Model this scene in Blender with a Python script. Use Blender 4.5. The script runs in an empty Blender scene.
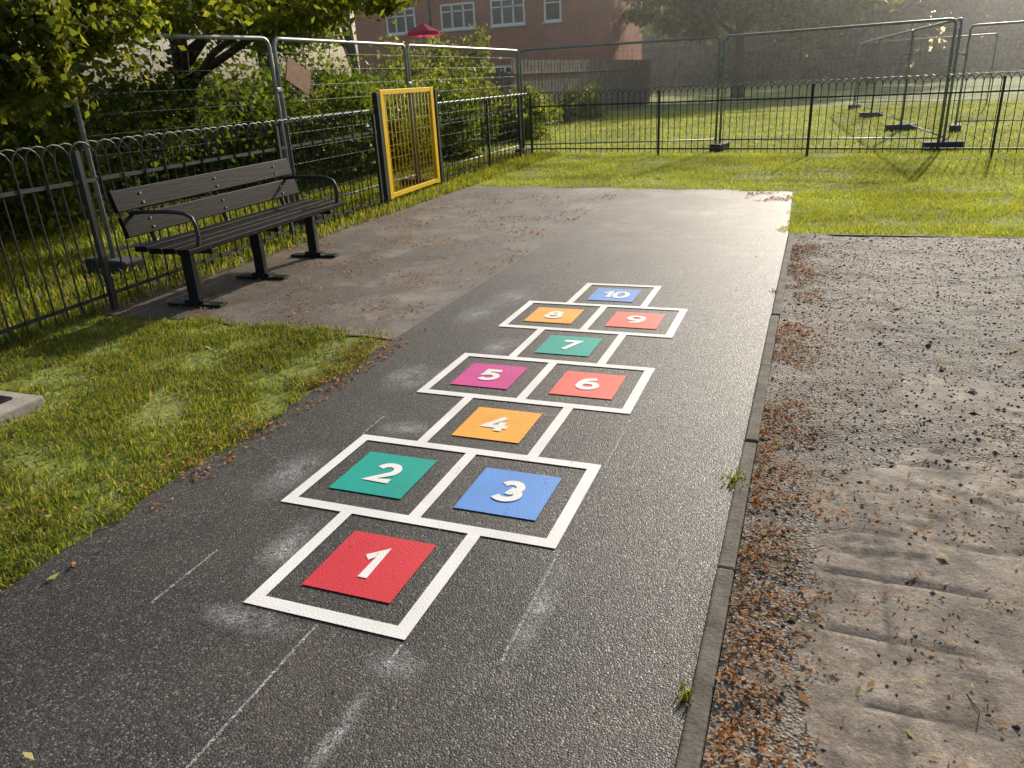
import bpy, math, random
import numpy as np
from mathutils import Matrix, Vector, noise
rng=np.random.default_rng(7); random.seed(7)
sc=bpy.context.scene
sc.view_settings.view_transform='Standard'; sc.view_settings.look='None'; sc.view_settings.exposure=0
COL=sc.collection
# ------------------------------------------------------------ materials
def mat(name):
    m=bpy.data.materials.new(name); m.use_nodes=True
    nt=m.node_tree; nt.nodes.clear()
    out=nt.nodes.new('ShaderNodeOutputMaterial')
    return m,nt,out
def N(nt,t,**k):
    n=nt.nodes.new('ShaderNode'+t)
    for a,b in k.items():
        if a in n.inputs.keys() : n.inputs[a].default_value=b
        else: setattr(n,a,b)
    return n
def L(nt,a,b): nt.links.new(a,b)
def ramp(nt,src,stops,interp='LINEAR'):
    r=N(nt,'ValToRGB'); e=r.color_ramp.elements; r.color_ramp.interpolation=interp
    while len(e)<len(stops): e.new(0.5)
    for i,(p,c) in enumerate(stops):
        e[i].position=p; e[i].color=(c,c,c,1) if not isinstance(c,(tuple,list)) else (*c,1)
    L(nt,src,r.inputs[0]); return r.outputs[0]
def mth(nt,op,a,b):
    q=N(nt,'Math',operation=op)
    for i,v in enumerate((a,b)):
        if isinstance(v,(int,float)): q.inputs[i].default_value=v
        else: L(nt,v,q.inputs[i])
    return q.outputs[0]
def mix(nt,f,a,b,mode='MIX'):
    m=N(nt,'MixRGB',blend_type=mode)
    for i,v in enumerate((f,a,b)):
        if isinstance(v,(int,float)): m.inputs[i].default_value=v if i==0 else (v,v,v,1)
        elif isinstance(v,(tuple,list)): m.inputs[i].default_value=(*v,1)
        else: L(nt,v,m.inputs[i])
    return m.outputs[0]
def noi(nt,scale,detail=4,rough=.6,vec=None):
    n=N(nt,'TexNoise'); n.inputs['Scale'].default_value=scale;n.inputs['Detail'].default_value=detail;n.inputs['Roughness'].default_value=rough
    if vec: L(nt,vec,n.inputs['Vector'])
    return n.outputs['Fac']
def voro(nt,scale,vec=None,out='Color'):
    n=N(nt,'TexVoronoi'); n.inputs['Scale'].default_value=scale
    if vec: L(nt,vec,n.inputs['Vector'])
    return n.outputs[out]
def principled(nt,out,col,rough=.6,spec=.5,metal=0,bump=None,bstr=.3,bdist=.01):
    p=N(nt,'BsdfPrincipled')
    if isinstance(col,(tuple,list)): p.inputs['Base Color'].default_value=(*col,1)
    else: L(nt,col,p.inputs['Base Color'])
    if isinstance(rough,(int,float)): p.inputs['Roughness'].default_value=rough
    else: L(nt,rough,p.inputs['Roughness'])
    p.inputs['Specular IOR Level'].default_value=spec; p.inputs['Metallic'].default_value=metal
    if bump is not None:
        b=N(nt,'Bump');b.inputs['Strength'].default_value=bstr;b.inputs['Distance'].default_value=bdist
        L(nt,bump,b.inputs['Height']);L(nt,b.outputs[0],p.inputs['Normal'])
    L(nt,p.outputs[0],out.inputs[0]); return p
def wpos(nt):
    return N(nt,'NewGeometry').outputs['Position']
def simple(name,c1,c2,rough=.6,spec=.4,scale=8,metal=0,bstr=.15):
    m,nt,out=mat(name);v=wpos(nt)
    f=noi(nt,scale,5,.65,v)
    c=mix(nt,ramp(nt,f,[(.3,0),(.7,1)]),c1,c2)
    principled(nt,out,c,rough,spec,metal,noi(nt,scale*8,3,.6,v),bstr,.004)
    return m
def leafmat(name,cols,trans=.45,rough=.5,tint=(1.8,1.6,.6)):
    m,nt,out=mat(name)
    g=N(nt,'NewGeometry');r=g.outputs['Random Per Island']
    c=ramp(nt,r,[(i/(len(cols)-1),c) for i,c in enumerate(cols)])
    big=noi(nt,.7,3,.6,g.outputs['Position'])
    c=mix(nt,1.0,c,ramp(nt,big,[(.3,.62),(.7,1.25)]),'MULTIPLY')
    d=N(nt,'BsdfPrincipled');L(nt,c,d.inputs['Base Color']);d.inputs['Roughness'].default_value=rough;d.inputs['Specular IOR Level'].default_value=.25
    if trans<=0: L(nt,d.outputs[0],out.inputs[0]);return m
    t=N(nt,'BsdfTranslucent');L(nt,mix(nt,1.0,c,tint,'MULTIPLY'),t.inputs[0])
    s=N(nt,'MixShader');s.inputs[0].default_value=trans
    L(nt,d.outputs[0],s.inputs[1]);L(nt,t.outputs[0],s.inputs[2]);L(nt,s.outputs[0],out.inputs[0])
    return m
ASC=190
def asphalt(name,blend):
    m,nt,out=mat(name);v=wpos(nt)
    vc=voro(nt,ASC,v);bw=N(nt,'RGBToBW');L(nt,vc,bw.inputs[0]);b=bw.outputs[0]
    new=ramp(nt,b,[(.12,(.017,.0155,.014)),(.5,(.040,.036,.032)),(.76,(.080,.073,.064)),(.88,(.21,.19,.165))])
    old=ramp(nt,b,[(.12,(.065,.055,.045)),(.5,(.115,.098,.08)),(.78,(.175,.152,.126)),(.92,(.28,.25,.21))])
    new=mix(nt,ramp(nt,noi(nt,1.6,6,.72,v),[(.5,0),(.75,.5)]),new,(.085,.066,.05))
    new=mix(nt,ramp(nt,noi(nt,2.7,7,.8,v),[(.56,0),(.74,.35)]),new,(.16,.145,.125))
    old=mix(nt,ramp(nt,noi(nt,1.5,7,.74,v),[(.47,0),(.64,.75)]),old,(.13,.082,.052))
    old=mix(nt,ramp(nt,noi(nt,.8,5,.75,v),[(.5,0),(.66,.7)]),old,(.045,.040,.035))
    old=mix(nt,ramp(nt,noi(nt,1.1,7,.78,v),[(.50,0),(.64,.75)]),old,(.27,.235,.19))
    if blend:
        s=N(nt,'SeparateXYZ');L(nt,v,s.inputs[0])
        y=mth(nt,'ADD',s.outputs[1],mth(nt,'MULTIPLY',mth(nt,'SUBTRACT',noi(nt,1.3,6,.7,v),.5),3.2))
        mr=N(nt,'MapRange');L(nt,y,mr.inputs[0]);mr.inputs[1].default_value=blend[0];mr.inputs[2].default_value=blend[1]
        c=mix(nt,mr.outputs[0],new,old)
    else: c=old
    c=mix(nt,1.0,c,ramp(nt,noi(nt,.9,5,.62,v),[(.3,.72),(.7,1.28)]),'MULTIPLY')
    d=voro(nt,ASC,v,'Distance')
    h=mth(nt,'ADD',mth(nt,'SUBTRACT',1.0,d),mth(nt,'MULTIPLY',noi(nt,60,4,.7,v),1.0))
    principled(nt,out,c,ramp(nt,b,[(0,.68),(1,.42)]),.5,0,h,.55,.0035)
    return m
M={}
M['asph']=asphalt('asphalt_path',(4.0,7.0))
M['asph_old']=asphalt('asphalt_worn',None)
def paint(name,c,wear=.35):
    m,nt,out=mat(name);v=wpos(nt)
    sp=ramp(nt,noi(nt,260,3,.7,v),[(.54,0),(.66,1)])
    big=ramp(nt,noi(nt,5,5,.7,v),[(.4,.35),(.75,1)])
    g=mth(nt,'MULTIPLY',mth(nt,'MULTIPLY',sp,big),wear*2)
    c2=mix(nt,1.0,c,ramp(nt,noi(nt,3,4,.6,v),[(.3,.86),(.7,1.08)]),'MULTIPLY')
    col=mix(nt,g,c2,(.07,.065,.06))
    d=voro(nt,ASC,v,'Distance')
    principled(nt,out,col,.5,.45,0,mth(nt,'SUBTRACT',1.0,d),.4,.002)
    return m
M['white']=paint('white_paint',(.86,.84,.80),.26)
M['num']=paint('number_paint',(.86,.84,.79),.10)
TC={'red':(.68,.035,.05),'teal':(.0,.37,.29),'blue':(.12,.31,.72),'orange':(.90,.41,.04),'pink':(.64,.05,.27),'coral':(.86,.14,.10)}
for k,c in TC.items(): M[k]=paint('paint_'+k,c,.22)
M['kerb']=simple('kerb_concrete',(.065,.056,.044),(.19,.165,.135),.85,.3,9,0,.9)
M['conc']=simple('concrete',(.26,.235,.2),(.42,.38,.33),.85,.3,9,0,.4)
M['black']=simple('black_paint',(.008,.009,.009),(.02,.021,.021),.35,.4,20)
M['fence']=simple('fence_paint',(.018,.022,.022),(.045,.05,.048),.45,.4,20)
M['galv']=simple('galvanised_steel',(.24,.25,.25),(.38,.39,.39),.45,.5,12,.4)
M['wire']=simple('wire',(.06,.065,.065),(.1,.105,.1),.6,.3,12,0)
M['rubber']=simple('block_grey',(.05,.05,.05),(.1,.1,.1),.8,.3,12)
M['yellow']=simple('yellow_paint',(.82,.50,.015),(.9,.58,.02),.4,.5,4)
M['bark']=simple('bark',(.05,.038,.028),(.13,.1,.075),.9,.2,14,0,.8)
M['slate']=simple('roof_tile',(.09,.05,.04),(.15,.08,.06),.8,.3,3)
M['upvc']=simple('white_frame',(.82,.82,.82),(.9,.9,.9),.4,.5,3)
M['redcloth']=leafmat('red_cloth',[(.75,.04,.16),(.8,.06,.2)],.5,.8,(1,1,1))
M['sign']=simple('sign_board',(.20,.10,.055),(.34,.2,.13),.6,.3,9)
M['timber']=simple('fence_timber',(.14,.105,.075),(.28,.23,.18),.85,.2,3,0,.5)
M['bolt']=simple('bolt_metal',(.3,.3,.3),(.45,.45,.45),.4,.5,20,.5)
def woodmat():
    m,nt,out=mat('bench_slat');v=wpos(nt)
    mp=N(nt,'Mapping');mp.inputs['Scale'].default_value=(40,1.6,40);L(nt,v,mp.inputs[0])
    f=noi(nt,1.6,6,.7,mp.outputs[0])
    c=ramp(nt,f,[(.3,(.004,.004,.004)),(.55,(.010,.0085,.0075)),(.78,(.038,.028,.021))])
    principled(nt,out,c,.55,.10,0,f,.5,.004);return m
M['slat']=woodmat()
def glass():
    m,nt,out=mat('window_glass');principled(nt,out,(.04,.05,.06),.08,.6);return m
M['glass']=glass()
def brick():
    m,nt,out=mat('red_brick');v=wpos(nt)
    s=N(nt,'SeparateXYZ');L(nt,v,s.inputs[0])
    c=N(nt,'CombineXYZ');L(nt,mth(nt,'ADD',s.outputs[0],s.outputs[1]),c.inputs[0]);L(nt,s.outputs[2],c.inputs[1])
    b=N(nt,'TexBrick');L(nt,c.outputs[0],b.inputs['Vector'])
    b.inputs['Scale'].default_value=1;b.inputs['Brick Width'].default_value=.225;b.inputs['Row Height'].default_value=.075;b.inputs['Mortar Size'].default_value=.008
    b.inputs['Color1'].default_value=(.48,.13,.07,1);b.inputs['Color2'].default_value=(.36,.10,.055,1);b.inputs['Mortar'].default_value=(.36,.3,.25,1)
    cc=mix(nt,1.0,b.outputs[0],ramp(nt,noi(nt,.8,4,.6,v),[(.3,.8),(.7,1.2)]),'MULTIPLY')
    principled(nt,out,cc,.85,.2);return m
M['brick']=brick()
def grassground():
    m,nt,out=mat('grass_ground');v=wpos(nt)
    f=noi(nt,22,6,.75,v);g=noi(nt,.35,6,.7,v);k=noi(nt,1.4,6,.75,v)
    c=ramp(nt,f,[(.3,(.09,.115,.022)),(.5,(.22,.27,.055)),(.72,(.38,.41,.13))])
    c=mix(nt,ramp(nt,k,[(.48,0),(.68,.6)]),c,(.26,.22,.11))
    c=mix(nt,1.0,c,ramp(nt,g,[(.35,.62),(.65,1.3)]),'MULTIPLY')
    principled(nt,out,c,.9,.15,0,f,.5,.05);return m
M['gground']=grassground()
M['blade']=leafmat('grass_blade',[(.08,.12,.015),(.13,.18,.025),(.18,.22,.04),(.32,.27,.12)],.55)
M['blade_far']=leafmat('grass_blade_far',[(.15,.21,.035),(.21,.28,.05),(.27,.32,.08),(.38,.34,.17)],.6)
M['leaf_dark']=leafmat('leaf_dark',[(.03,.05,.012),(.05,.08,.02),(.075,.11,.03)],.45)
M['leaf_mid']=leafmat('leaf_mid',[(.05,.085,.015),(.08,.12,.02),(.12,.16,.03)],.55)
M['leaf_bright']=leafmat('leaf_bright',[(.08,.12,.02),(.14,.18,.03),(.22,.24,.05)],.6)
M['leaf_far']=leafmat('leaf_far',[(.10,.125,.05),(.13,.16,.065),(.17,.20,.09)],.5)  # distance haze put into the colour, paler than the nearer leaves
M['litter']=leafmat('leaf_litter',[(.12,.05,.02),(.36,.14,.045),(.55,.25,.08),(.52,.36,.18),(.20,.12,.07)],.35,.8,(1.3,1.1,.8))
M['fresh']=leafmat('fallen_leaf',[(.4,.42,.1),(.55,.52,.2),(.45,.18,.06)],.4,.7,(1.2,1.1,.9))
M['stone']=leafmat('stones',[(.07,.061,.05),(.13,.113,.095),(.19,.165,.14),(.3,.27,.22)],0,.9)
# ------------------------------------------------------------ builder
class MB:
    def __init__(s): s.v=[];s.f=[]
    def box(s,c,size,R=None):
        o=len(s.v);hx,hy,hz=[q/2 for q in size]
        for z in(-hz,hz):
            for y in(-hy,hy):
                for x in(-hx,hx):
                    p=Vector((x,y,z))
                    if R is not None: p=R@p
                    s.v.append((p.x+c[0],p.y+c[1],p.z+c[2]))
        for q in((0,2,3,1),(4,5,7,6),(0,1,5,4),(2,6,7,3),(0,4,6,2),(1,3,7,5)): s.f.append(tuple(o+i for i in q))
        return s
    def beam(s,a,b,w,h):
        a=Vector(a);b=Vector(b);d=b-a;yaw=math.atan2(d.y,d.x);pit=math.atan2(d.z,math.hypot(d.x,d.y))
        R=Matrix.Rotation(yaw,3,'Z')@Matrix.Rotation(-pit,3,'Y')
        return s.box((a+b)/2,(d.length,w,h),R)
    def tube(s,pts,r,k=6,cap=True):
        pts=[Vector(p) for p in pts];n=len(pts);o=len(s.v)
        rr=r if isinstance(r,(list,tuple)) else [r]*n
        up=None
        for i,p in enumerate(pts):
            t=(pts[min(i+1,n-1)]-pts[max(i-1,0)]).normalized()
            if up is None:
                up=Vector((0,0,1)) if abs(t.z)<.9 else Vector((1,0,0))
            a=(up-t*up.dot(t)).normalized();up=a;b=t.cross(a)
            for j in range(k):
                th=2*math.pi*j/k;q=p+(a*math.cos(th)+b*math.sin(th))*rr[i];s.v.append((q.x,q.y,q.z))
        for i in range(n-1):
            for j in range(k):
                s.f.append((o+i*k+j,o+i*k+(j+1)%k,o+(i+1)*k+(j+1)%k,o+(i+1)*k+j))
        if cap: s.f.append(tuple(o+j for j in range(k))[::-1]);s.f.append(tuple(o+(n-1)*k+j for j in range(k)))
        return s
    def obj(s,name,m,parent=None,smooth=False,bevel=0):
        me=bpy.data.meshes.new(name);me.from_pydata(s.v,[],s.f);me.materials.append(m)
        if smooth: me.shade_smooth()
        o=bpy.data.objects.new(name,me);COL.objects.link(o)
        if parent:o.parent=parent
        if bevel:
            b=o.modifiers.new('b','BEVEL');b.width=bevel;b.segments=2;b.limit_method='ANGLE'
        return o
def empty(name,loc=(0,0,0),rz=0):
    e=bpy.data.objects.new(name,None);e.location=loc;e.rotation_euler=(0,0,rz);e.empty_display_size=.2;COL.objects.link(e);return e
def npmesh(name,V,F,m,k):
    me=bpy.data.meshes.new(name);n=len(V);nf=len(F)
    me.vertices.add(n);me.vertices.foreach_set('co',V.astype(np.float32).ravel())
    me.loops.add(nf*k);me.loops.foreach_set('vertex_index',F.astype(np.int32).ravel())
    me.polygons.add(nf);me.polygons.foreach_set('loop_start',np.arange(0,nf*k,k,dtype=np.int32))
    me.update(calc_edges=True);me.validate();me.materials.append(m)
    o=bpy.data.objects.new(name,me);COL.objects.link(o);return o
def sheet(name,poly,z,m,parent=None):
    b=MB();b.v=[(x,y,z) for x,y in poly];b.f=[tuple(range(len(poly)))];return b.obj(name,m,parent)
# ------------------------------------------------------------ foliage helpers
def leaves(name,P,size,m,flat=False,aspect=.55,parent=None):
    n=len(P);a=rng.normal(size=(n,3))
    if flat: a[:,2]*=.25
    a/=np.linalg.norm(a,axis=1)[:,None]
    b=rng.normal(size=(n,3))
    if flat: b[:,2]*=.3
    b-=a*(a*b).sum(1)[:,None];b/=np.linalg.norm(b,axis=1)[:,None]
    s=(size*rng.uniform(.5,1.4,n))[:,None]
    nn=np.cross(a,b)
    V=np.stack([P-a*s,P+b*s*aspect+nn*s*.15,P+a*s,P-b*s*aspect+nn*s*.15],1).reshape(-1,3)
    F=np.arange(4*n).reshape(-1,4)
    o=npmesh(name,V,F,m,4)
    if parent:o.parent=parent
    return o
def cloud(blobs,sub=.28,dens=1):
    out=[]
    for (x,y,z,rx,ry,rz,n,nc) in blobs:
        d=rng.normal(size=(nc,3));d/=np.linalg.norm(d,axis=1)[:,None]
        c=d*(rng.uniform(.25,1,nc)**.45)[:,None]*np.array([rx,ry,rz])*rng.uniform(.8,1.12,(nc,1))
        idx=rng.integers(0,nc,int(n*dens))
        sz=rng.uniform(.5,1.3,nc)[idx][:,None]
        p=c[idx]+rng.normal(size=(len(idx),3))*np.array([rx,ry,rz])*sub*sz*.6
        out.append(p+np.array([x,y,z]))
    return np.concatenate(out)
def blades(name,P,h,m,w=.004,two=True,lean=.45):
    n=len(P);th=rng.uniform(0,2*np.pi,n);hh=h*rng.uniform(.45,1.25,n)
    side=np.stack([np.cos(th),np.sin(th),np.zeros(n)],1)*(w*rng.uniform(.6,1.4,n))[:,None]
    ph=rng.uniform(0,2*np.pi,n);ln=rng.uniform(.05,lean,n)*1.6
    ld=np.stack([np.cos(ph),np.sin(ph),np.zeros(n)],1)*(hh*ln)[:,None]
    z=np.array([0,0,1.])
    if two:
        V=np.stack([P-side,P+side,P+ld*.35+z*(hh*.6)[:,None]+side*.8,P+ld*.35+z*(hh*.6)[:,None]-side*.8,P+ld+z*(hh*(1-ln*.25))[:,None]],1).reshape(-1,3)
        b=np.arange(n)[:,None]*5
        F=np.concatenate([b+np.array([[0,1,2]]),b+np.array([[0,2,3]]),b+np.array([[3,2,4]])])
    else:
        V=np.stack([P-side,P+side,P+ld+z*hh[:,None]],1).reshape(-1,3);F=np.arange(3*n).reshape(-1,3)
    return npmesh(name,V,F,m,3)
def pnoise(P,s,off=0):
    return np.array([noise.noise(Vector((x*s+off,y*s-off,0))) for x,y in P[:,:2]])
def scatter(x0,x1,y0,y1,n,z=0,keep=None):
    P=np.stack([rng.uniform(x0,x1,n),rng.uniform(y0,y1,n),np.full(n,z)],1)
    if keep is not None: P=P[keep(P)]
    return P
# ------------------------------------------------------------ camera
F=Vector((-.3480,.8604,-.3723));R2=Vector((.9334,.3554,-.0509)).normalized();F.normalize()
R2=(R2-F*F.dot(R2)).normalized();U2=R2.cross(F)
cam=bpy.data.cameras.new('Camera');co=bpy.data.objects.new('Camera',cam);COL.objects.link(co)
mw=Matrix(((R2.x,U2.x,-F.x,1.238),(R2.y,U2.y,-F.y,-1.468),(R2.z,U2.z,-F.z,1.447),(0,0,0,1)))
co.matrix_world=mw;cam.sensor_width=36;cam.lens=26.52;cam.clip_end=2000;cam.clip_start=.05;sc.camera=co
# ------------------------------------------------------------ light
AZ,EL=math.radians(11),math.radians(25.5)
w=bpy.data.worlds.new('World');sc.world=w;w.use_nodes=True;nt=w.node_tree
bg=nt.nodes['Background'];sky=nt.nodes.new('ShaderNodeTexSky');sky.sky_type='NISHITA';sky.sun_disc=False
sky.sun_elevation=EL;sky.sun_rotation=AZ;sky.dust_density=4;sky.air_density=1.0
nt.links.new(sky.outputs[0],bg.inputs[0]);bg.inputs[1].default_value=.135
sun=bpy.data.lights.new('sun','SUN');sun.energy=5.0;sun.angle=math.radians(.5);sun.color=(1,.94,.83)
so=bpy.data.objects.new('sun',sun);COL.objects.link(so)
sd=Vector((math.sin(AZ)*math.cos(EL),math.cos(AZ)*math.cos(EL),math.sin(EL)))
so.rotation_euler=sd.to_track_quat('Z','Y').to_euler();so.location=(20,40,30)
m,nt,out=mat('haze');vs=N(nt,'VolumeScatter');vs.inputs['Density'].default_value=.0021;vs.inputs['Anisotropy'].default_value=.75;vs.inputs['Color'].default_value=(1,.99,.96,1)
L(nt,vs.outputs[0],out.inputs['Volume'])
MB().box((20,76,6),(170,124,13)).obj('haze',m)  # scattering volume added to wash out the far view, as veiling glare does
# ------------------------------------------------------------ ground
GZ=-.012
g=[(600*math.cos(i*math.pi/24),600*math.sin(i*math.pi/24)) for i in range(48)]
sheet('ground',g,GZ,M['gground'])
def wob(a,b,n,amp,seed):
    a=np.array(a,float);b=np.array(b,float);d=(b-a);nn=np.array([-d[1],d[0]])/np.linalg.norm(d)
    return [tuple(a+d*t+nn*amp*(noise.noise(Vector((t*np.linalg.norm(d)*1.7,seed,0)))+.5*noise.noise(Vector((t*np.linalg.norm(d)*6,seed,3))))) for t in np.linspace(0,1,n)[:-1]]
sheet('footpath',[(-1.1,-4),(1.07,-4),(1.07,5.95),(1.02,8.6)]+wob((1.0,8.65),(-1.06,9.0),40,.22,4)+[(-1.06,9.0),(-1.1,2.4)],0,M['asph'])
sheet('tarmac_pad',wob((-4.2,2.5),(-1.12,2.42),30,.12,1)+[(-1.103,2.4),(-1.063,9.0)]+wob((-1.063,9.0),(-4.1,9.25),40,.2,2)+[(-4.2,9.2)],-.003,M['asph_old'])
k=MB()
y=-4.0
while y<5.95:
    y2=min(y+.915,5.95);k.box((1.097+random.uniform(-.004,.004),(y+y2)/2,-.048+random.uniform(-.004,.004)),(.052,y2-y-.006,.125));y=y2
k.obj('kerb',M['kerb'],bevel=.008)
MB().box((3.9,5.95,-.03),(5.6,.03,.08)).obj('timber_edging',M['timber'],bevel=.004)
nx,ny=190,520
xs=np.linspace(1.123,4.9,nx);ys=np.linspace(-3,5.93,ny)
X,Y=np.meshgrid(xs,ys);X=X.ravel();Y=Y.ravel()
fb=lambda s,o:np.array([noise.fractal(Vector((a*s+o,b*s,o)),.8,2,4) for a,b in zip(X,Y)])
n1=fb(1.1,3.3);n2=fb(7,9.1);n3=fb(2.5,21.0)
conc=np.clip((1.50+n1*1.0+n2*.35-Y)*3,0,1)*np.clip((X-1.25+n3*.16+n2*.05)*6,0,1)
patch=((X>1.72+n2*.08)&(Y>1.98+n2*.1)&(Y<2.45+n2*.12)&(X<2.6)).astype(float)
conc=np.clip(np.maximum(conc,patch),0,1)
conc*=np.clip(1.1-np.clip(n3*2.2-.55,0,1)*np.clip((Y-.7)*3,0,1),0,1)
jd=np.full(len(X),9.)
for yy in(-.85,-.5,-.18,.12,.385,.66,.92,1.45):jd=np.minimum(jd,np.abs(Y-yy-n3*.014-n2*.007))
for xx in(1.545,1.98,2.45,2.95,3.4):jd=np.minimum(jd,np.abs(X-xx-n3*.014-n2*.007)+np.where(Y>.95,.009,0))
# cracks wandering through the slabs
crk=np.abs(n3-.05)*.12+np.where(n1>.1,0,.05)
jd=np.minimum(jd,crk+.002)
joint=np.clip(1-(jd-.002)/(.011),0,1)*conc*(Y<1.6)*np.clip(.8+n2*1.4,.12,1)
Z=.002+n1*.007+n2*.005*(1-conc*.5)+(1-conc)*.010*np.clip(n3,0,1)*2-joint*.010
Z=np.maximum(Z,-.010)
V=np.stack([X,Y,Z],1)
def zg(P):
    i=np.clip(((P[:,0]-xs[0])/(xs[1]-xs[0])).astype(int),0,nx-1);j=np.clip(((P[:,1]-ys[0])/(ys[1]-ys[0])).astype(int),0,ny-1)
    return np.where(P[:,0]>xs[0],Z.reshape(ny,nx)[j,i],0)
ii=np.arange((ny-1)*nx).reshape(ny-1,nx)[:,:-1].ravel()
Fq=np.stack([ii,ii+1,ii+nx+1,ii+nx],1)
def rough():
    m,nt,out=mat('rough_ground');v=wpos(nt)
    a=N(nt,'Attribute',attribute_name='mask');s=N(nt,'SeparateColor');L(nt,a.outputs['Color'],s.inputs[0])
    vc=voro(nt,110,v);bw=N(nt,'RGBToBW');L(nt,vc,bw.inputs[0])
    gr=ramp(nt,bw.outputs[0],[(.1,(.030,.026,.021)),(.5,(.095,.082,.066)),(.85,(.29,.26,.215))])
    soil=mix(nt,ramp(nt,noi(nt,4,6,.7,v),[(.42,0),(.62,.7)]),gr,(.095,.062,.039))
    soil=mix(nt,ramp(nt,noi(nt,1.3,5,.7,v),[(.5,0),(.66,.6)]),soil,(.21,.18,.145))
    cn=mix(nt,ramp(nt,noi(nt,3.5,8,.78,v),[(.38,0),(.60,1)]),(.065,.047,.033),(.27,.22,.17))
    cn=mix(nt,ramp(nt,noi(nt,11,6,.8,v),[(.5,0),(.66,.7)]),cn,(.40,.34,.275))
    cn=mix(nt,ramp(nt,noi(nt,6,7,.8,v),[(.54,0),(.66,.8)]),cn,(.075,.048,.03))
    cn=mix(nt,ramp(nt,noi(nt,150,3,.6,v),[(.5,0),(.68,.7)]),cn,(.08,.064,.048))
    edge=ramp(nt,mth(nt,'ADD',s.outputs[0],mth(nt,'MULTIPLY',mth(nt,'SUBTRACT',noi(nt,14,6,.75,v),.5),.9)),[(.4,0),(.55,1)])
    c=mix(nt,edge,soil,cn)
    c=mix(nt,s.outputs[1],c,(.022,.017,.011))
    c=mix(nt,1.0,c,ramp(nt,noi(nt,1.1,5,.65,v),[(.32,.62),(.68,1.3)]),'MULTIPLY')
    hd=voro(nt,110,v,'Distance')
    h=mix(nt,edge,mth(nt,'ADD',hd,noi(nt,25,5,.7,v)),noi(nt,60,6,.7,v))
    principled(nt,out,c,.75,.35,0,h,.8,.006);return m
o=npmesh('gravel_and_slab_ground',V,Fq,rough(),4)
at=o.data.color_attributes.new('mask','FLOAT_COLOR','POINT')
at.data.foreach_set('color',np.stack([conc,joint,n1,np.ones(len(X))],1).astype(np.float32).ravel())
# ------------------------------------------------------------ hopscotch
k_=.54;hop=empty('hopscotch_marking')
p=1.034*k_;wv=.088*k_;e=.0205*k_
rows=[1,2,1,2,1,2,1]
fr=MB()
def strip(x0,x1,y0,y1,z=.004):
    o=len(fr.v);fr.v+= [(x0,y0,z),(x1,y0,z),(x1,y1,z),(x0,y1,z)];fr.f.append((o,o+1,o+2,o+3))
h1=.5*k_;h2=k_
for r in range(8):
    wide=2 if (r>0 and rows[r-1]==2) or (r<7 and rows[r]==2) else 1
    hx=(h2 if wide==2 else h1)+e
    if r==0: strip(-hx,hx,-e,wv-e)
    elif r==7: strip(-hx,hx,7*p-wv+e,7*p+e)
    else: strip(-hx,hx,r*p-wv/2,r*p+wv/2)
for r in range(7):
    y0=r*p+(wv/2 if r else wv-e);y1=(r+1)*p-(wv/2 if r<6 else wv-e)
    hx=(h2 if rows[r]==2 else h1)+e
    strip(-hx,-hx+wv,y0,y1);strip(hx-wv,hx,y0,y1)
    if rows[r]==2: strip(-wv/2,wv/2,y0,y1)
fr.obj('frame_lines',M['white'],hop)
def arc(cx,cy,rx,ry,a0,a1,n=14):
    return [(cx+rx*math.cos(math.radians(a)),cy+ry*math.sin(math.radians(a))) for a in np.linspace(a0,a1,n)]
D={'1':[[(-.20,.62),(.06,.86),(.06,.0)]],
 '2':[arc(0,.62,.25,.25,165,-38)+[(-.24,.11),(.32,.11)]],
 '3':[arc(-.02,.64,.23,.22,150,-80)+[(-.06,.45)],arc(-.02,.325,.27,.225,88,-150)],
 '4':[[(.10,.86),(-.30,.27),(.34,.27)],[(.13,.55),(.13,.0)]],
 '5':[[(.26,.86),(-.16,.86),(-.19,.53)]+arc(-.01,.34,.27,.24,118,-145)],
 '6':[[(.17,.87)]+arc(.03,.42,.29,.42,118,180,8)+arc(0,.33,.265,.23,175,-185,22)],
 '7':[[(-.28,.86),(.26,.86),(-.09,.0)]],
 '8':[arc(0,.655,.20,.20,-90,270,22),arc(0,.30,.26,.24,90,450,22)],
 '0':[arc(0,.43,.27,.43,90,450,26)]}
D['9']=[[(-x,.97-y) for x,y in D['6'][0]]]
def ribbon(mb,pts,w_,z0):
    P=[np.array(q,float) for q in pts];n=len(P);Lf=[];Rt=[]
    for i in range(n):
        if i==0: d=P[1]-P[0];nn=np.array([-d[1],d[0]])/np.linalg.norm(d);f=1
        elif i==n-1: d=P[-1]-P[-2];nn=np.array([-d[1],d[0]])/np.linalg.norm(d);f=1
        else:
            d1=P[i]-P[i-1];d2=P[i+1]-P[i];n1_=np.array([-d1[1],d1[0]])/np.linalg.norm(d1);n2_=np.array([-d2[1],d2[0]])/np.linalg.norm(d2)
            nn=n1_+n2_;nn/=max(np.linalg.norm(nn),1e-6);f=min(1/max(nn@n1_,.2),1.9)
        Lf.append(P[i]+nn*w_/2*f);Rt.append(P[i]-nn*w_/2*f)
    o=len(mb.v)
    for i in range(n):
        z=z0+.0008*i/n;mb.v+= [(Lf[i][0],Lf[i][1],z),(Rt[i][0],Rt[i][1],z)]
    for i in range(n-1): mb.f.append((o+2*i,o+2*i+1,o+2*i+3,o+2*i+2))
def number(txt,x,y,name):
    S=.165;mb=MB();wd=.62
    for j,chh in enumerate(txt):
        ox=(j-(len(txt)-1)/2)*wd*(.9 if len(txt)>1 else 1)
        for q,st in enumerate(D[chh]):
            ribbon(mb,[((a+ox)*S+x,(b-.45)*S+y) for a,b in st],.205*S,.0058+.001*q)
    return mb.obj(name,M['num'],hop)
cells=[];n=1
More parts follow.
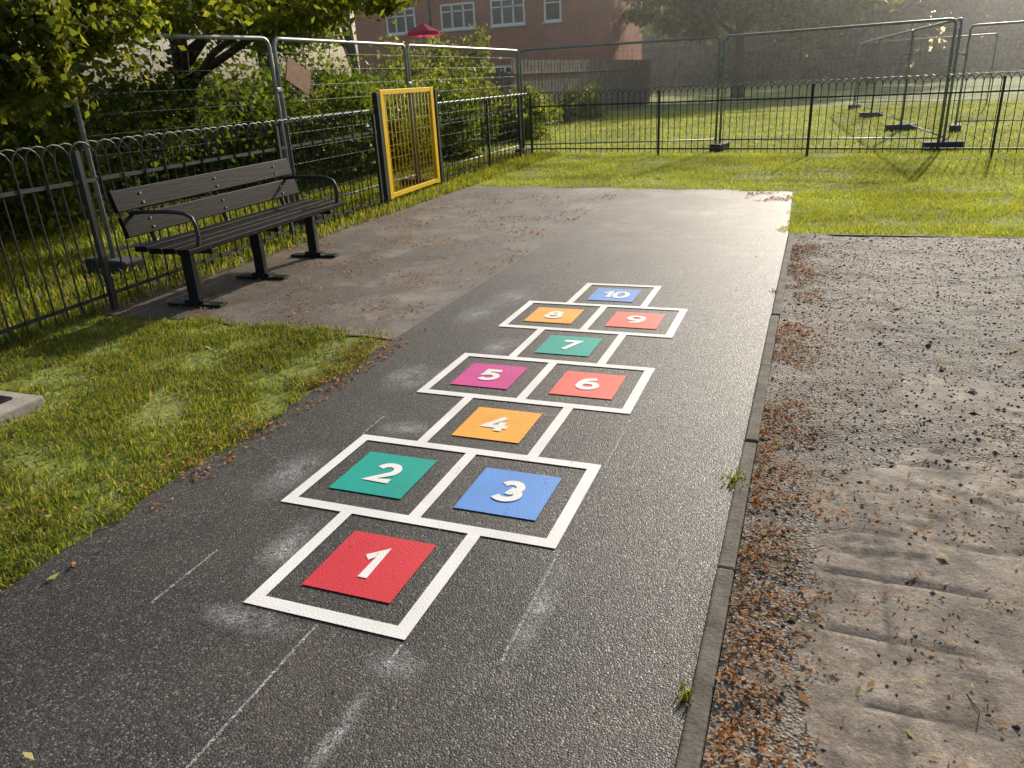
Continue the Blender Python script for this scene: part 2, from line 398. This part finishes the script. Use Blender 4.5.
for r in range(7):
    if rows[r]==1: cells.append((0,(r+.5)*p,n));n+=1
    else: cells.append((-.5*k_,(r+.5)*p,n));cells.append((.5*k_,(r+.5)*p,n+1));n+=2
cc=['red','teal','blue','orange','pink','coral','teal','orange','coral','blue']
th=.592*k_/2
for (x,y,n) in cells:
    sheet('tile_%d'%n,[(x-th,y-th),(x+th,y-th),(x+th,y+th),(x-th,y+th)],.004,M[cc[n-1]],hop)
    number(str(n),x,y,'number_%d'%n)
def chalkmat(name,amt,rad):
    m,nt,out=mat(name);v=wpos(nt)
    f=ramp(nt,noi(nt,70 if not rad else 7,6,.8,v),[(.36,0),(.66,1)])
    f2=ramp(nt,noi(nt,220,2,.6,v),[(.4,0),(.6,1)])
    q2=mth(nt,'MULTIPLY',mth(nt,'MULTIPLY',f,f2),amt)
    if rad:
        tc=N(nt,'TexCoord');mp=N(nt,'Mapping');mp.inputs['Location'].default_value=(-1,-1,0);mp.inputs['Scale'].default_value=(2,2,0)
        L(nt,tc.outputs['UV'],mp.inputs[0]);gr=N(nt,'TexGradient',gradient_type='SPHERICAL');L(nt,mp.outputs[0],gr.inputs[0])
        q2=mth(nt,'MULTIPLY',q2,gr.outputs['Fac'])
    b=N(nt,'BsdfDiffuse');b.inputs[0].default_value=(.75,.74,.72,1);t=N(nt,'BsdfTransparent')
    s=N(nt,'MixShader');L(nt,q2,s.inputs[0]);L(nt,t.outputs[0],s.inputs[1]);L(nt,b.outputs[0],s.inputs[2]);L(nt,s.outputs[0],out.inputs[0]);return m
M['chalk']=chalkmat('chalk',1.0,False);M['dust']=chalkmat('primer_dust',.95,True)
ch=empty('chalk_guide_lines')
for i,(x0,y0,x1,y1) in enumerate([(.572,-.02,.566,.53),(.566,1.12,.566,1.6),(.566,2.25,.566,2.72),(.566,3.38,.566,3.95),(0,-.56,0,-.03),(-.562,-.1,-.562,.2),(-.562,1.14,-.562,1.35),(.28,-.12,.283,-.03),(0,3.94,0,4.12),(-.566,3.38,-.566,3.8)]):
    s=.005;sheet('chalk_%d'%i,[(x0-s,y0),(x0+s,y0),(x1+s,y1),(x1-s,y1)],.003,M['chalk'],ch)
du=empty('primer_dust')
for i,(x,y,rx,ry) in enumerate([(-.65,.75,.13,.25),(.6,.25,.05,.3),(.3,-.1,.1,.07),(-.22,-.07,.2,.07),(-.68,1.85,.18,.25),(.66,1.9,.12,.25),(-.4,1.25,.16,.12),(.66,3.2,.12,.25),(-.72,3.45,.18,.3),(-.40,2.4,.15,.2),(.40,2.4,.13,.18),(.28,-.35,.03,.22),(-.34,.3,.09,.22),(-.8,3.0,.15,.25)]):
    o=sheet('smudge_%d'%i,[(x-rx,y-ry),(x+rx,y-ry),(x+rx,y+ry),(x-rx,y+ry)],.0016+.00005*i,M['dust'],du)
    uv=o.data.uv_layers.new(name='UVMap')
    for l,c in zip(uv.data,[(0,0),(1,0),(1,1),(0,1)]): l.uv=c
# ------------------------------------------------------------ bench
def bench(name,loc,rz,Ln=2.1):
    e=empty(name,loc,rz);e.scale=(1.04,1.04,1.04)
    for i in range(4): MB().box((0,-.155+i*.115,.445+(.012 if i==0 else 0)+(-.006 if i==3 else 0)),(Ln,.1,.038)).obj('seat_slat_%d'%i,M['slat'],e,bevel=.006)
    tilt=Matrix.Rotation(math.radians(14),3,'X')
    for i,z in enumerate((.60,.77)): MB().box((0,-.235-(z-.5)*.25,z),(Ln,.035,.145),tilt).obj('backrest_slat_%d'%i,M['slat'],e,bevel=.006)
    bo=MB()
    for i,x in enumerate((-.8,0,.8)):
        m=MB();m.box((x,0,.21),(.05,.085,.42));m.box((x,0,.012),(.09,.46,.014));m.box((x,0,.03),(.07,.16,.03))
        m.beam((x,-.2,.405),(x,.24,.40),.05,.035)
        m.tube([(x,-.2,.40),(x,-.245,.47),(x,-.275,.56),(x,-.335,.83)],.019,8)
        m.obj('leg_%d'%(i+1),M['black'],e,bevel=.003)
        for z in(.57,.63,.74,.8):
            y=-.235-(z-.5)*.25+.02;bo.tube([(x,y-.004,z),(x,y+.006,z)],.009,8)
    bo.obj('bolts',M['bolt'],e)
    for i,x in enumerate((-.93,.93)):
        m=MB();P=[(x,-.29,.68),(x,-.15,.69),(x,.05,.69),(x,.16,.68),(x,.215,.65),(x,.235,.6),(x,.24,.52),(x,.215,.43),(x,.16,.41)]
        m.tube(P,.014,8);m.obj('armrest_%d'%(i+1),M['fence'],e,smooth=True)
    return e
bench('park_bench',(-3.06,3.64,0),math.radians(-86.8))
bench('park_bench',(-4.4,74,GZ),math.radians(180))
MB().box((-2.72,.72,-.0),(.62,.62,.1)).obj('concrete_plinth',M['conc'],bevel=.012)
b=MB();b.beam((-2.60,.88,.05),(-2.68,.92,.5),.07,.07);b.box((-2.60,.88,.057),(.14,.14,.014));b.obj('steel_post',M['black'],bevel=.004)
# ------------------------------------------------------------ bow top fence
def bowfence(p0,p1,posts,end=True):
    p0=Vector((*p0,GZ));p1=Vector((*p1,GZ));d=p1-p0;Lg=d.length;u=d/Lg;m=MB();z=Vector((0,0,1))
    sp=.115;n=int(Lg/sp)
    for i in range(n-1):
        a=p0+u*(sp*i);r=sp
        off=Vector((-u.y,u.x,0))*(.008 if i%2 else -.008)
        c=a+u*r+z*1.10+off
        pts=[a+z*.06+off]+[c+u*(-r*math.cos(t))+z*(r*math.sin(t)) for t in np.linspace(0,math.pi,9)]+[a+u*2*r+z*.9+off]
        m.tube(pts,.0065,5)
    for zz in(.13,.95): m.beam(p0+z*zz,p1+z*zz,.01,.026)
    for t in posts: 
        q=p0+u*t+z*.58;m.box(q,(.036,.036,1.16),Matrix.Rotation(math.atan2(u.y,u.x),3,'Z'))
    return m.obj('bow_top_fence',M['fence'])
bowfence((-3.42,.0),(-3.96,7.3),[.02,2.6,5.1,7.25])
bowfence((-4.1,9.3),(-4.3,13.95),[.02,2.2,4.0])
bowfence((-4.28,13.97),(8.0,11.45),[.02,2.8,5.5,8.2,10.9])
# gate
gt=empty('yellow_gate')
A=Vector((-3.985,7.52,GZ));B=Vector((-4.09,9.15,GZ));u=(B-A).normalized();z=Vector((0,0,1));Rz=Matrix.Rotation(math.atan2(u.y,u.x),3,'Z')
m=MB()
for q in(A,B): m.box(q+z*.76,(.10,.05,1.36),Rz)
for zz in(.12,1.41): m.beam(A+z*zz+u*.051,B+z*zz-u*.051,.045,.06)
m.obj('frame',M['yellow'],gt,bevel=.004)
m=MB();Lg=(B-A).length
for i in range(1,14):
    q=A+u*(Lg*i/14);m.tube([q+z*.14,q+z*1.39],.008,6)
m.obj('bars',M['yellow'],gt,smooth=True)
m=MB();m.box(A-u*.13+z*.7,(.07,.07,1.42),Rz);m.box(B+u*.13+z*.7,(.07,.07,1.42),Rz)
for zz in(.35,1.15): m.box(A-u*.06+z*zz,(.06,.02,.04),Rz)
m.obj('gate_posts',M['fence'],gt,bevel=.003)
# ------------------------------------------------------------ temporary fence
def heras(p0,p1,H=2.02,dense=.09):
    e=empty('temporary_fence_panel');z=Vector((0,0,1))
    a=Vector((*p0,GZ));b=Vector((*p1,GZ));d=b-a;Lg=d.length;u=d/Lg;a=a+u*.04;b=b-u*.04;Lg-=.08
    m=MB();r=.09
    arc_=[a+z*(H-r)+u*(r-r*math.cos(t))+z*(r*math.sin(t)) for t in np.linspace(0,math.pi/2,5)]
    arc2=[b+z*(H-r)-u*(r-r*math.cos(t))+z*(r*math.sin(t)) for t in np.linspace(math.pi/2,0,5)]
    m.tube([a+z*.03]+arc_+arc2+[b+z*.03],.023,7);m.tube([a+z*.2,b+z*.2],.014,6);m.obj('frame',M['galv'],e,smooth=True)
    m=MB();n=int(Lg/dense)
    for i in range(1,n): q=a+u*(Lg*i/n);m.tube([q+z*.2,q+z*(H-.01)],.0015,3,False)
    for zz in np.arange(.35,H-.05,.17): m.tube([a+z*zz,b+z*zz],.0016,3,False)
    m.obj('wire_mesh',M['wire'],e)
    m=MB();Rz=Matrix.Rotation(math.atan2(u.y,u.x),3,'Z')
    m.box(a+z*.07,(.22,.6,.13),Rz);m.obj('foot_block',M['rubber'],e,bevel=.02)
    m=MB();m.box(a+z*1.5-u*.04,(.1,.05,.05),Rz);m.obj('clip',M['galv'],e,bevel=.01)
    return e
hp=[(-4.72,3.6),(-4.38,6.0),(-4.45,9.2),(-4.55,14.15),(-.55,14.3),(3.2,13.55)]
for a,b in zip(hp[:-1],hp[1:]): heras(a,b)
hp2=[(3.25,13.6),(2.95,18),(2.6,23),(2.3,28)]
for a,b in zip(hp2[:-1],hp2[1:]): heras(a,b)
heras((2.3,28),(6,26.5));heras((3.9,17.5),(7.6,17.0));heras((7.6,17),(11.2,16.4))
m=MB();u=(Vector((*hp[2],0))-Vector((*hp[1],0))).normalized()
R=Matrix.Rotation(math.atan2(u.y,u.x),3,'Z')@Matrix.Rotation(math.radians(24),3,'Y')
m.box(Vector((-4.34,6.35,1.62)),(.45,.012,.26),R);m.obj('hanging_sign',M['sign'],bevel=.002)
# ------------------------------------------------------------ grass
kp=lambda P:(P[:,0]<-1.06+.13*pnoise(P,4,1)-.03-.25*np.clip(P[:,1]-2.1,0,1))&((P[:,1]<2.5+.16*pnoise(P,1.5,2)+.08*pnoise(P,5,2)))
P=scatter(-3.7,-.95,-.9,2.75,120000,GZ,kp)
P=P[rng.uniform(size=len(P))<np.clip(.60+1.4*pnoise(P,2.6,5)+.7*pnoise(P,9,1),.06,1)]
blades('grass_verge',P,.046,M['blade'],.0024,True,.8)
P=scatter(-3.6,-1.15,-.9,2.4,9000,GZ+.016,kp);P=P[pnoise(P,3,31)+.5*pnoise(P,9,3)>.1]
leaves('clover_patch',P,.008,M['blade'],True,.8)
P=scatter(-7.5,-3.6,-.5,14,60000,GZ);blades('grass_behind_fence',P,.10,M['blade'],.006)
kf=lambda P:((P[:,1]>9.0-.17*(P[:,0]+1)*.9+.3*pnoise(P,1.6,7)+.2*pnoise(P,6,7))|(P[:,0]>1.12))&(P[:,0]>-4.3)&(rng.uniform(size=len(P))<np.clip(.75+1.0*pnoise(P,1.1,17)+.5*pnoise(P,4,2),.1,1))
P=scatter(-4.3,7.5,8.2,14,125000,GZ,kf);blades('grass_lawn',P,.045,M['blade_far'],.0045,False,.8)
P=scatter(.9,6.2,5.98,8.6,65000,GZ,lambda P:(P[:,0]>1.05+.14*pnoise(P,3,1))&(rng.uniform(size=len(P))<np.clip(.75+1.2*pnoise(P,1.7,7),.1,1)));blades('grass_strip',P,.042,M['blade_far'],.0035,False,.8)
P=scatter(-7,16,14,30,60000,GZ);blades('grass_field',P,.06,M['blade_far'],.012,False,.8)
P=np.concatenate([np.array([x,y,-.01])+np.stack([rng.normal(0,s,n),rng.normal(0,s*1.6,n),np.zeros(n)],1) for x,y,s,n in[(1.06,.02,.012,50),(1.07,1.15,.022,110),(1.06,3.9,.015,30)]])
blades('weed_tuft',P,.035,M['blade'],.003)
# ------------------------------------------------------------ litter
def litter(name,parts,size,m,z=.006):
    Q=[]
    for (x0,x1,y0,y1,n,thr) in parts:
        P=scatter(x0,x1,y0,y1,n,z);q=pnoise(P,2.2,11)+.6*pnoise(P,7,3);P=P[q+rng.uniform(-.12,.12,len(q))>thr];Q.append(P)
    P=np.concatenate(Q);P[:,2]+=zg(P)+rng.uniform(0,.007,len(P));return leaves(name,P,size,m,True,.45)
nK=9500
xg=1.125+np.abs(rng.normal(0,.14,nK));yg=rng.uniform(-1.2,5.5,nK)
P=np.stack([xg,yg,rng.uniform(.002,.016,nK)],1);P=P[pnoise(P,1.6,4)+.6*pnoise(P,6,4)>-.1];P[:,2]+=zg(P)
leaves('leaf_litter',P,.0088,M['litter'],True,.42)
litter('leaf_litter',[(1.13,4,-1,5.9,6000,.1),(1.13,3.2,-1,2.2,5000,.05)],.0078,M['litter'],.003)
litter('leaf_litter',[(-4,-1.1,2.5,8.5,12500,.06),(.5,1.0,7.9,8.6,900,-.1),(-1.2,-.96,-1,2.6,1500,-.1),(-3.6,-1.1,-.5,2.5,900,.1)],.011,M['litter'])
litter('leaf_litter',[(-1.3,-1.05,-1,2.6,700,-.1),(-3.6,-1.1,-.5,2.5,800,.1)],.011,M['litter'],.022)
litter('leaf_litter',[(-1.1,1.05,-.9,8.6,300,.0)],.006,M['litter'],.008)
P=np.array([(-.386,-.654,.006),(-.98,-.1,.006),(1.72,.83,.0),(1.35,.42,.0),(1.33,.1,0),(2.0,1.65,.0),(1.55,1.05,0),(1.6,.25,0),(1.25,3.1,0),(1.8,3.6,0),(2.3,2.9,0),(1.45,1.35,0),(-1.7,1.1,.03),(-1.5,.6,.03),(-2.1,1.9,.03),(-.6,4.5,.01),(-1.3,.15,.03),(-2.0,3.2,.01),(-1.6,3.6,.01)])
P[:,2]+=.008+zg(P)
leaves('fallen_leaves',P,.024,M['fresh'],True,.4)
P=scatter(1.15,3.5,-1,5.8,150,.006);P[:,2]+=zg(P);leaves('fallen_leaves',P,.015,M['fresh'],True,.35)
P=scatter(1.13,4.5,-1,5.9,24000,.001);P=P[(P[:,1]>1.5+.5*pnoise(P,1.1,3))|(P[:,0]<1.3)|(rng.uniform(size=len(P))<.12)];P[:,2]+=zg(P)
n=len(P);s=(rng.gamma(2,.0016,n)+.0012)[:,None];oc=np.array([(1,0,0),(0,1,0),(-1,0,0),(0,-1,0),(0,0,.7),(0,0,-.7)],float)
V=(P[:,None,:]+oc[None]*s[:,:,None]*rng.uniform(.6,1.3,(n,6,1))).reshape(-1,3)
ff=np.array([(0,1,4),(1,2,4),(2,3,4),(3,0,4),(1,0,5),(2,1,5),(3,2,5),(0,3,5)])
npmesh('gravel',V,(np.arange(n)[:,None,None]*6+ff[None]).reshape(-1,3),M['stone'],3)
m=MB()
for i in range(90):
    x=random.uniform(1.15,3.2);y=random.uniform(-.6,5);t=random.uniform(0,3.1);l=random.uniform(.03,.12)
    z0=float(zg(np.array([[x,y,0]]))[0])
    m.tube([(x,y,z0+.004),(x+l*.5*math.cos(t),y+l*.5*math.sin(t),z0+.008),(x+l*math.cos(t+.3),y+l*math.sin(t+.3),z0+.004)],.0014,4)
m.obj('twigs',M['bark'])
# ------------------------------------------------------------ trees
def tree(name,base,H,r,crown,leafsize,lm,limbs=7,fork=.35,sub=.28):
    e=empty(name,(0,0,0));bx,by=base;m=MB()
    m.tube([(bx+random.uniform(-.02,.02)*i*r*4,by+random.uniform(-.02,.02)*i*r*4,GZ+H*.75*i/6) for i in range(7)],[r*(1.25 if i==0 else 1)*(1-.12*i) for i in range(7)],10)
    for i in range(limbs):
        c=crown[i%len(crown)];t=fork+.4*(i/limbs);z0=H*.75*t
        tx,ty,tz=[c[j]+random.uniform(-.5,.5)*c[3+j] for j in range(3)]
        q=[(bx,by,z0),(bx+(tx-bx)*.35,by+(ty-by)*.35,z0+(tz-z0)*.45+.1),(bx+(tx-bx)*.7,by+(ty-by)*.7,z0+(tz-z0)*.8),(tx,ty,tz)]
        m.tube(q,[r*.5,r*.33,r*.2,r*.06],7)
    m.obj('trunk_and_limbs',M['bark'],e,smooth=True)
    leaves('foliage',cloud(crown,sub),leafsize,lm,parent=e);return e
tree('field_tree',(-3.05,44.5),10,.3,[(-3,44.5,5.9,5.2,5,2.3,14000,60),(-5.9,44,4.6,3,3,1.4,6000,28),(.4,44,4.4,3.4,3,1.4,6000,28)],.17,M['leaf_bright'],9,.35)
tree('field_tree',(4.5,62),9,.3,[(4.5,62,8.2,6,5,3,9000,50)],.2,M['leaf_mid'],7,.3)
tree('garden_tree',(-7.2,3.6),7,.14,[(-5.6,3.2,2.6,1.1,1.5,.8,8000,60),(-4.75,3.2,2.1,.4,.75,.6,3600,36),(-4.25,2.9,1.85,.28,.45,.42,1900,24),(-4.25,3.8,2.05,.28,.5,.36,1700,24),(-4.7,2.3,1.8,.35,.7,.6,2600,30),(-4.7,4.8,2.4,.5,1.2,.36,3000,34),(-6.2,5.5,3.5,1.4,2,.8,5500,40),(-7,3.5,4.8,2.4,2.6,1.4,4500,40)],.042,M['leaf_bright'],14,.2)
tree('garden_tree',(-8.0,8.5),7,.15,[(-6.6,8.0,3.0,1.5,2.2,.7,8000,55),(-4.8,6.8,2.5,.5,1.4,.33,3600,34),(-4.7,8.8,2.75,.5,1.0,.3,2200,24),(-7.6,10.5,3.9,1.8,2.4,1.0,6000,40),(-6.0,10.5,3.15,.9,1.6,.45,3500,25),(-8,8.5,5,2.6,2.8,1.6,3500,30)],.05,M['leaf_bright'],12,.25)
leaves('hedge',cloud([(-7.6,1.5,1.1,1.1,2,1.3,10000,60),(-7.8,5,1.0,1.0,2.4,1.2,10000,60),(-8.0,9,.9,1.0,2.6,1.1,9000,60),(-8.6,13,1.0,1.2,2.6,1.2,7000,50)],.3),.06,M['leaf_mid'])
leaves('shrub',cloud([(-5.9,2.2,.6,.6,.9,.7,4500,35),(-5.7,.3,.8,.6,1.0,.9,4500,30)],.3),.045,M['leaf_dark'])
leaves('shrub',cloud([(-6.2,10.5,.8,.7,1.6,.85,5500,40),(-5.8,13.2,.7,.7,1.5,.75,5000,36)],.3),.05,M['leaf_mid'])
leaves('shrub',cloud([(-6.9,12,.7,.8,1.6,.9,4500,34),(-7.4,16,.8,1.2,1.6,.9,4500,35)],.3),.06,M['leaf_bright'])
leaves('shrub',cloud([(-6.4,18.5,.5,1.2,1.2,.6,4200,30),(-9.5,20,1.0,1.6,1.6,1.2,5000,35)],.3),.07,M['leaf_bright'])
leaves('shrub',cloud([(-10.3,24,1.5,1.3,1.2,1.5,6000,45),(-12.8,25,1.3,1.6,1.2,1.4,5500,45)],.3),.08,M['leaf_bright'])
leaves('shrub',cloud([(-7.3,22,.5,.8,1.4,.6,2500,20),(-6.8,27,.5,.6,2,.6,2500,20)],.3),.08,M['leaf_mid'])
tree('garden_tree',(-13,17),8,.16,[(-12.2,16.5,4.2,2.3,2.2,2.0,10000,60),(-13,17,6.5,2.2,2,1.6,3000,30)],.08,M['leaf_mid'],8,.3)
tree('garden_tree',(-14.5,24),9,.18,[(-16.5,24,4.6,1.8,2,1.7,6000,40),(-15.5,24,7,3,2.4,2,4000,30)],.1,M['leaf_bright'],8,.3)
bl=[]
for i in range(36):
    x=-24+i*3.5+random.uniform(-1,1);yy=88+random.uniform(-6,6)-max(0,(x-30))*.25;h=random.uniform(6.5,10)
    bl.append((x,yy,h*.85,random.uniform(3.6,5.2),3.5,h,2200,34))
leaves('distant_trees',cloud(bl,.36),.6,M['leaf_far'])
bl=[(x,80+random.uniform(-1,1)-max(0,(x-30))*.25,.9,2.4,1.2,random.uniform(1,1.9),700,14) for x in np.arange(-22,90,3)]
leaves('distant_hedge',cloud(bl,.32),.32,M['leaf_far'])
# ------------------------------------------------------------ timber garden fence
m=MB();a=Vector((-8.3,23.5,GZ));b=Vector((-7.0,40,GZ));d=b-a;n=110;Rz=Matrix.Rotation(math.atan2(d.y,d.x),3,'Z')
for i in range(n):
    q=a+d*((i+.5)/n);m.box(q+Vector((0,0,1.05+random.uniform(-.02,.02)))+Vector((.008*(i%2),0,0)),(d.length/n-.006,.018,2.1),Rz)
m.beam(a+Vector((.05,0,.4)),b+Vector((.05,0,.4)),.04,.08);m.beam(a+Vector((.05,0,1.7)),b+Vector((.05,0,1.7)),.04,.08)
m.obj('timber_fence',M['timber'])
m=MB()
for i in range(48):
    m.box((-8.45-i*.155,23.4,.85+random.uniform(-.02,.02)),(.148,.02,1.75))
m.obj('timber_fence',M['timber'])
m=MB()
for i in range(60):
    m.box((-9.2,1+i*.25,.8+random.uniform(-.02,.02)),(.02,.24,1.7))
m.obj('timber_fence',M['timber'])
# ------------------------------------------------------------ house
hs=empty('brick_house')
x0,x1,y0,y1,H=-24,-9.1,40,48,5.9
MB().box(((x0+x1)/2,(y0+y1)/2,H/2),(x1-x0,y1-y0,H)).obj('walls',M['brick'],hs)
m=MB();ym=(y0+y1)/2;m.v=[(x0-.3,y0-.35,H-.05),(x1+.3,y0-.35,H-.05),(x1+.3,y1+.35,H-.05),(x0-.3,y1+.35,H-.05),(x0-.3,ym,H+2.8),(x1+.3,ym,H+2.8)]
m.f=[(0,1,5,4),(2,3,4,5),(1,2,5),(3,0,4),(3,2,1,0)];m.obj('roof',M['slate'],hs)
MB().box((-16,ym,H+2.9),(.9,.7,1.4)).obj('chimney',M['brick'],hs,bevel=.02)
def window(x,zc,w_,h_,n,panes=2):
    m=MB();y=y0-.04
    for sx in(-1,1): m.box((x+sx*(w_/2-.03),y,zc),(.09,.08,h_))
    for sz in(-1,1): m.box((x,y,zc+sz*(h_/2-.035)),(w_-.15,.08,.09))
    for i in range(1,panes): m.box((x-w_/2+w_*i/panes,y,zc),(.09,.07,h_-.16))
    m.box((x,y-.005,zc+h_*.2),(w_-.15,.06,.06))
    m.obj('window_frame_%d'%n,M['upvc'],hs)
    MB().box((x,y0-.012,zc),(w_-.1,.02,h_-.1)).obj('window_glass_%d'%n,M['glass'],hs)
    MB().box((x,y0-.09,zc-h_/2-.05),(w_+.15,.18,.08)).obj('sill_%d'%n,M['upvc'],hs)
for n,(x,w_,pn) in enumerate([(-21,1.8,3),(-17.5,2.0,3),(-14.6,1.9,3),(-12.1,.9,1)]):
    window(x,4.85,w_,1.25,n,pn);window(x,1.6,w_,1.3,n+10,pn)
MB().box((-10.3,y0-.03,1.05),(.95,.06,2.1)).obj('door',M['upvc'],hs,bevel=.01)
MB().box((-19.2,y0-.05,3),(.09,.09,5.8)).obj('downpipe',M['black'],hs)
pr=empty('red_parasol');m=MB();c=(-10.6,22,0)
m.tube([(c[0],c[1],0),(c[0],c[1],3.2)],.02,8);m.obj('pole',M['galv'],pr)
m=MB();rp=.52;m.v=[(c[0],c[1],3.28)]+[(c[0]+rp*math.cos(i*math.pi/4),c[1]+rp*math.sin(i*math.pi/4),3.02) for i in range(8)]+[(c[0]+(rp+.02)*math.cos(i*math.pi/4),c[1]+(rp+.02)*math.sin(i*math.pi/4),2.9) for i in range(8)]
m.f=[(0,1+i,1+(i+1)%8) for i in range(8)]+[(1+i,9+i,9+(i+1)%8,1+(i+1)%8) for i in range(8)]
m.obj('canopy',M['redcloth'],pr)
